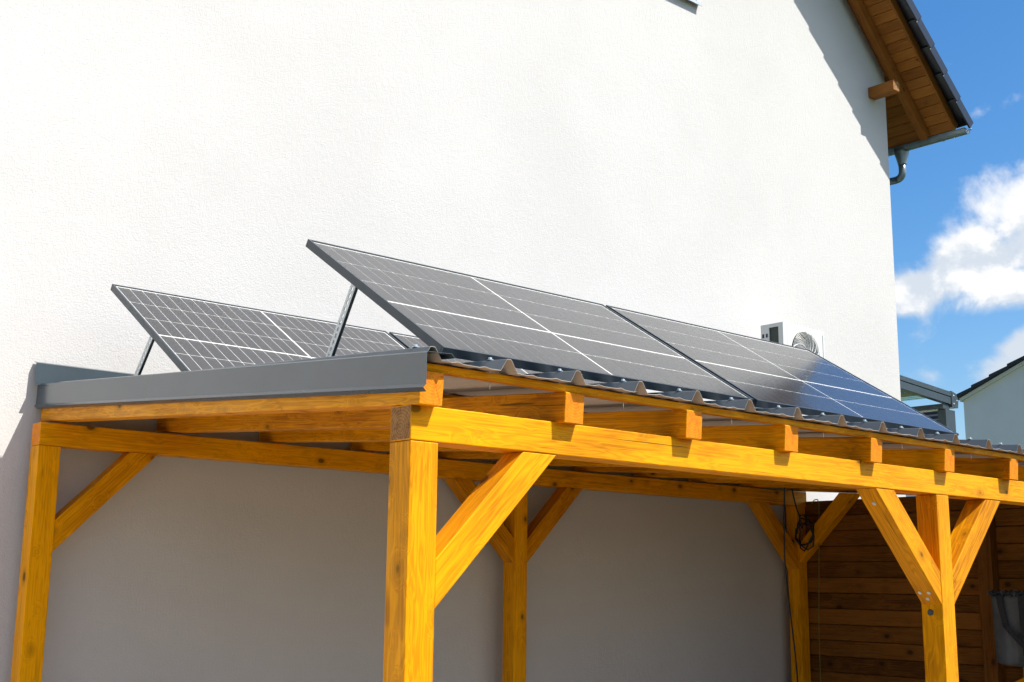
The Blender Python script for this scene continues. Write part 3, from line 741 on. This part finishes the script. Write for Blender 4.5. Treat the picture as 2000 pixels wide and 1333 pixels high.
cable('cable', [(6.76, 3.13, .24), (6.74, 3.08, .27), (6.75, 3.05, .22), (6.74, 3.06, -.2), (6.75, 3.08, -.5), (6.755, 3.1, -.9), (6.75, 3.1, -1.5)], .0042, 'cable_green', 'thin green and yellow cable hanging beside the corner post')
loops = []
for a in range(46):
    th = a*.55; rr_ = .11+.025*math.sin(a*1.3); loops.append((6.64+.02*math.sin(a*.9), 3.13+rr_*.75*math.cos(th), -.03+rr_*1.15*math.sin(th)+.02*math.sin(a*.31)))
q = MB(); q.tube(loops, .007, 6); cc = q.build('cable_coil', 'cable_black', None, smooth=True)
tag(cc, 'bundled coil of black cable tucked between the corner post braces', 'cable coil')

# ------------------------------------------------------------------ terrace roof beyond the house corner
ter = empty('terrace_roof', (10.9, 4.2, ZG), 'grey aluminium terrace roof with glass panes beyond the house corner', 'terrace roof')
ty = 4.2; x0, x1 = XC+.02, 11.24
def tz(x): return 1.93-.066*(x-10.1)
q = MB(); q.hexa([(x0, ty, tz(x0)-.155), (x1, ty, tz(x1)-.155), (x1, ty+.07, tz(x1)-.155), (x0, ty+.07, tz(x0)-.155), (x0, ty, tz(x0)-.062), (x1, ty, tz(x1)-.062), (x1, ty+.07, tz(x1)-.062), (x0, ty+.07, tz(x0)-.062)])
q.hexa([(x0, ty-.008, tz(x0)-.060), (x1, ty-.008, tz(x1)-.060), (x1, ty+.078, tz(x1)-.060), (x0, ty+.078, tz(x0)-.060), (x0, ty-.008, tz(x0)), (x1, ty-.008, tz(x1)), (x1, ty+.078, tz(x1)), (x0, ty+.078, tz(x0))])
raft = q.build('rafter', 'anthracite', ter, bevel=.004)
for j in range(1, 5):
    ob = bpy.data.objects.new('rafter', raft.data); COL.objects.link(ob); ob.parent = ter; ob.matrix_local = raft.matrix_local @ Matrix.Translation((0, .95*j, 0))
    q = MB(); ya, yb = ty+.95*(j-1)+.08, ty+.95*j-.01; q.hexa([(x0, ya, tz(x0)-.05), (x1, ya, tz(x1)-.05), (x1, yb, tz(x1)-.05), (x0, yb, tz(x0)-.05), (x0, ya, tz(x0)-.04), (x1, ya, tz(x1)-.04), (x1, yb, tz(x1)-.04), (x0, yb, tz(x0)-.04)])
    q.build('glass_pane', 'roofglass', ter)
q = MB(); q.box((x1-.16, ty+.02, tz(x1)-.22), (x1-.01, ty+3.9, tz(x1)-.157)); q.build('gutter_beam', 'anthracite', ter, bevel=.004)
pl = MB(); pl.prism([(x1+.001, tz(x1)-.19), (x1+.14, tz(x1)-.19), (x1+.16, tz(x1)-.09), (x1+.10, tz(x1)-.01), (x1+.001, tz(x1)+.012)], 'y', ty-.012, ty+.08); po = pl.build('end_plate', 'anthracite', ter, bevel=.003)
for dx_, dz_ in ((.05, -.045), (.05, -.145), (.12, -.10)): disc('bolt', (x1+dx_, ty-.0115, tz(x1)+dz_), (0, -1, 0), .010, .005, 'screw', ter)
q = MB(); q.box((x1+.001-.12, ty+.01, ZG), (x1+.10, ty+.12, tz(x1)-.222)); q.build('post', 'anthracite', ter, bevel=.004)

# ------------------------------------------------------------------ neighbours
nh = empty('neighbour_house', (18, 3, ZG), 'white neighbouring house with dark tiled verge at the right edge', 'house')
YE, YR = 7.62, 2.0; ze = 2.86; sl = .435
def nz_(y): return ze+sl*(YE-y) if y > YR else ze+sl*(YE-YR)-sl*(YR-y)
q = MB(); YE2 = 2*YR-YE
q.prism([(YE+.08, ZG), (YE+.08, nz_(YE+.08)-.006), (YR, nz_(YR)-.006), (YE2+.03, nz_(YE2+.03)-.006), (YE2+.03, ZG)], 'x', 18.06, 28); q.build('wall', 'far_white', nh)
q = MB(); q.prism([(YE+.12, nz_(YE+.12)-.005), (YE+.12, nz_(YE+.12)+.055), (YR, nz_(YR)+.055), (YE2, nz_(YE2)+.055), (YE2, nz_(YE2)-.005), (YR, nz_(YR)-.005)], 'x', 18.0, 28.3); q.build('verge_board', 'far_white', nh)
t1 = None
for i in range(14):
    y_ = YE+.2-i*.345; p_ = Vector((17.93, y_, nz_(y_)+.058))
    q = MB(); L_ = .36
    q.hexa([(0, 0, .015), (10.4, 0, .015), (10.4, -L_, .0+sl*L_), (0, -L_, .0+sl*L_), (0, 0, .085), (10.4, 0, .085), (10.4, -L_, .05+sl*L_), (0, -L_, .05+sl*L_)])
    if t1 is None: t1 = q.build('tile_course', 'tile_far', nh, Matrix.Translation(p_), bevel=.01)
    else: link('tile_course', t1.data, [], nh, Matrix.Translation(p_))
fh = empty('distant_house', (47, 25, ZG), 'small far house with slate roof and white gable glimpsed under the terrace roof', 'house')
q = MB(); q.prism([(46.0, ZG), (46.0, 5.75), (47.9, 7.4), (49.8, 5.75), (49.8, ZG)], 'y', 25, 34); q.build('wall', 'far_white', fh)
for i in range(9):
    q = MB(); a0, a1 = i/9, (i+1.08)/9; xa, xb, za, zb_ = 45.3+2.6*a0, 45.3+2.6*a1, 5.16+2.26*a0, 5.16+2.26*a1
    q.hexa([(xa, 24.3, za), (xa, 34.4, za), (xb, 34.4, zb_), (xb, 24.3, zb_), (xa-.05, 24.3, za+.25), (xa-.05, 34.4, za+.25), (xb-.05, 34.4, zb_+.13), (xb-.05, 24.3, zb_+.13)]); q.build('tile_course', 'tile_far', fh)
q = MB(); q.hexa([(47.92, 25.0, 7.42), (49.9, 25.0, 5.68), (49.9, 34.4, 5.68), (47.92, 34.4, 7.42), (47.92, 25.0, 7.56), (50.0, 25.0, 5.8), (50.0, 34.4, 5.8), (47.92, 34.4, 7.56)]); q.build('roof', 'tile_far', fh)
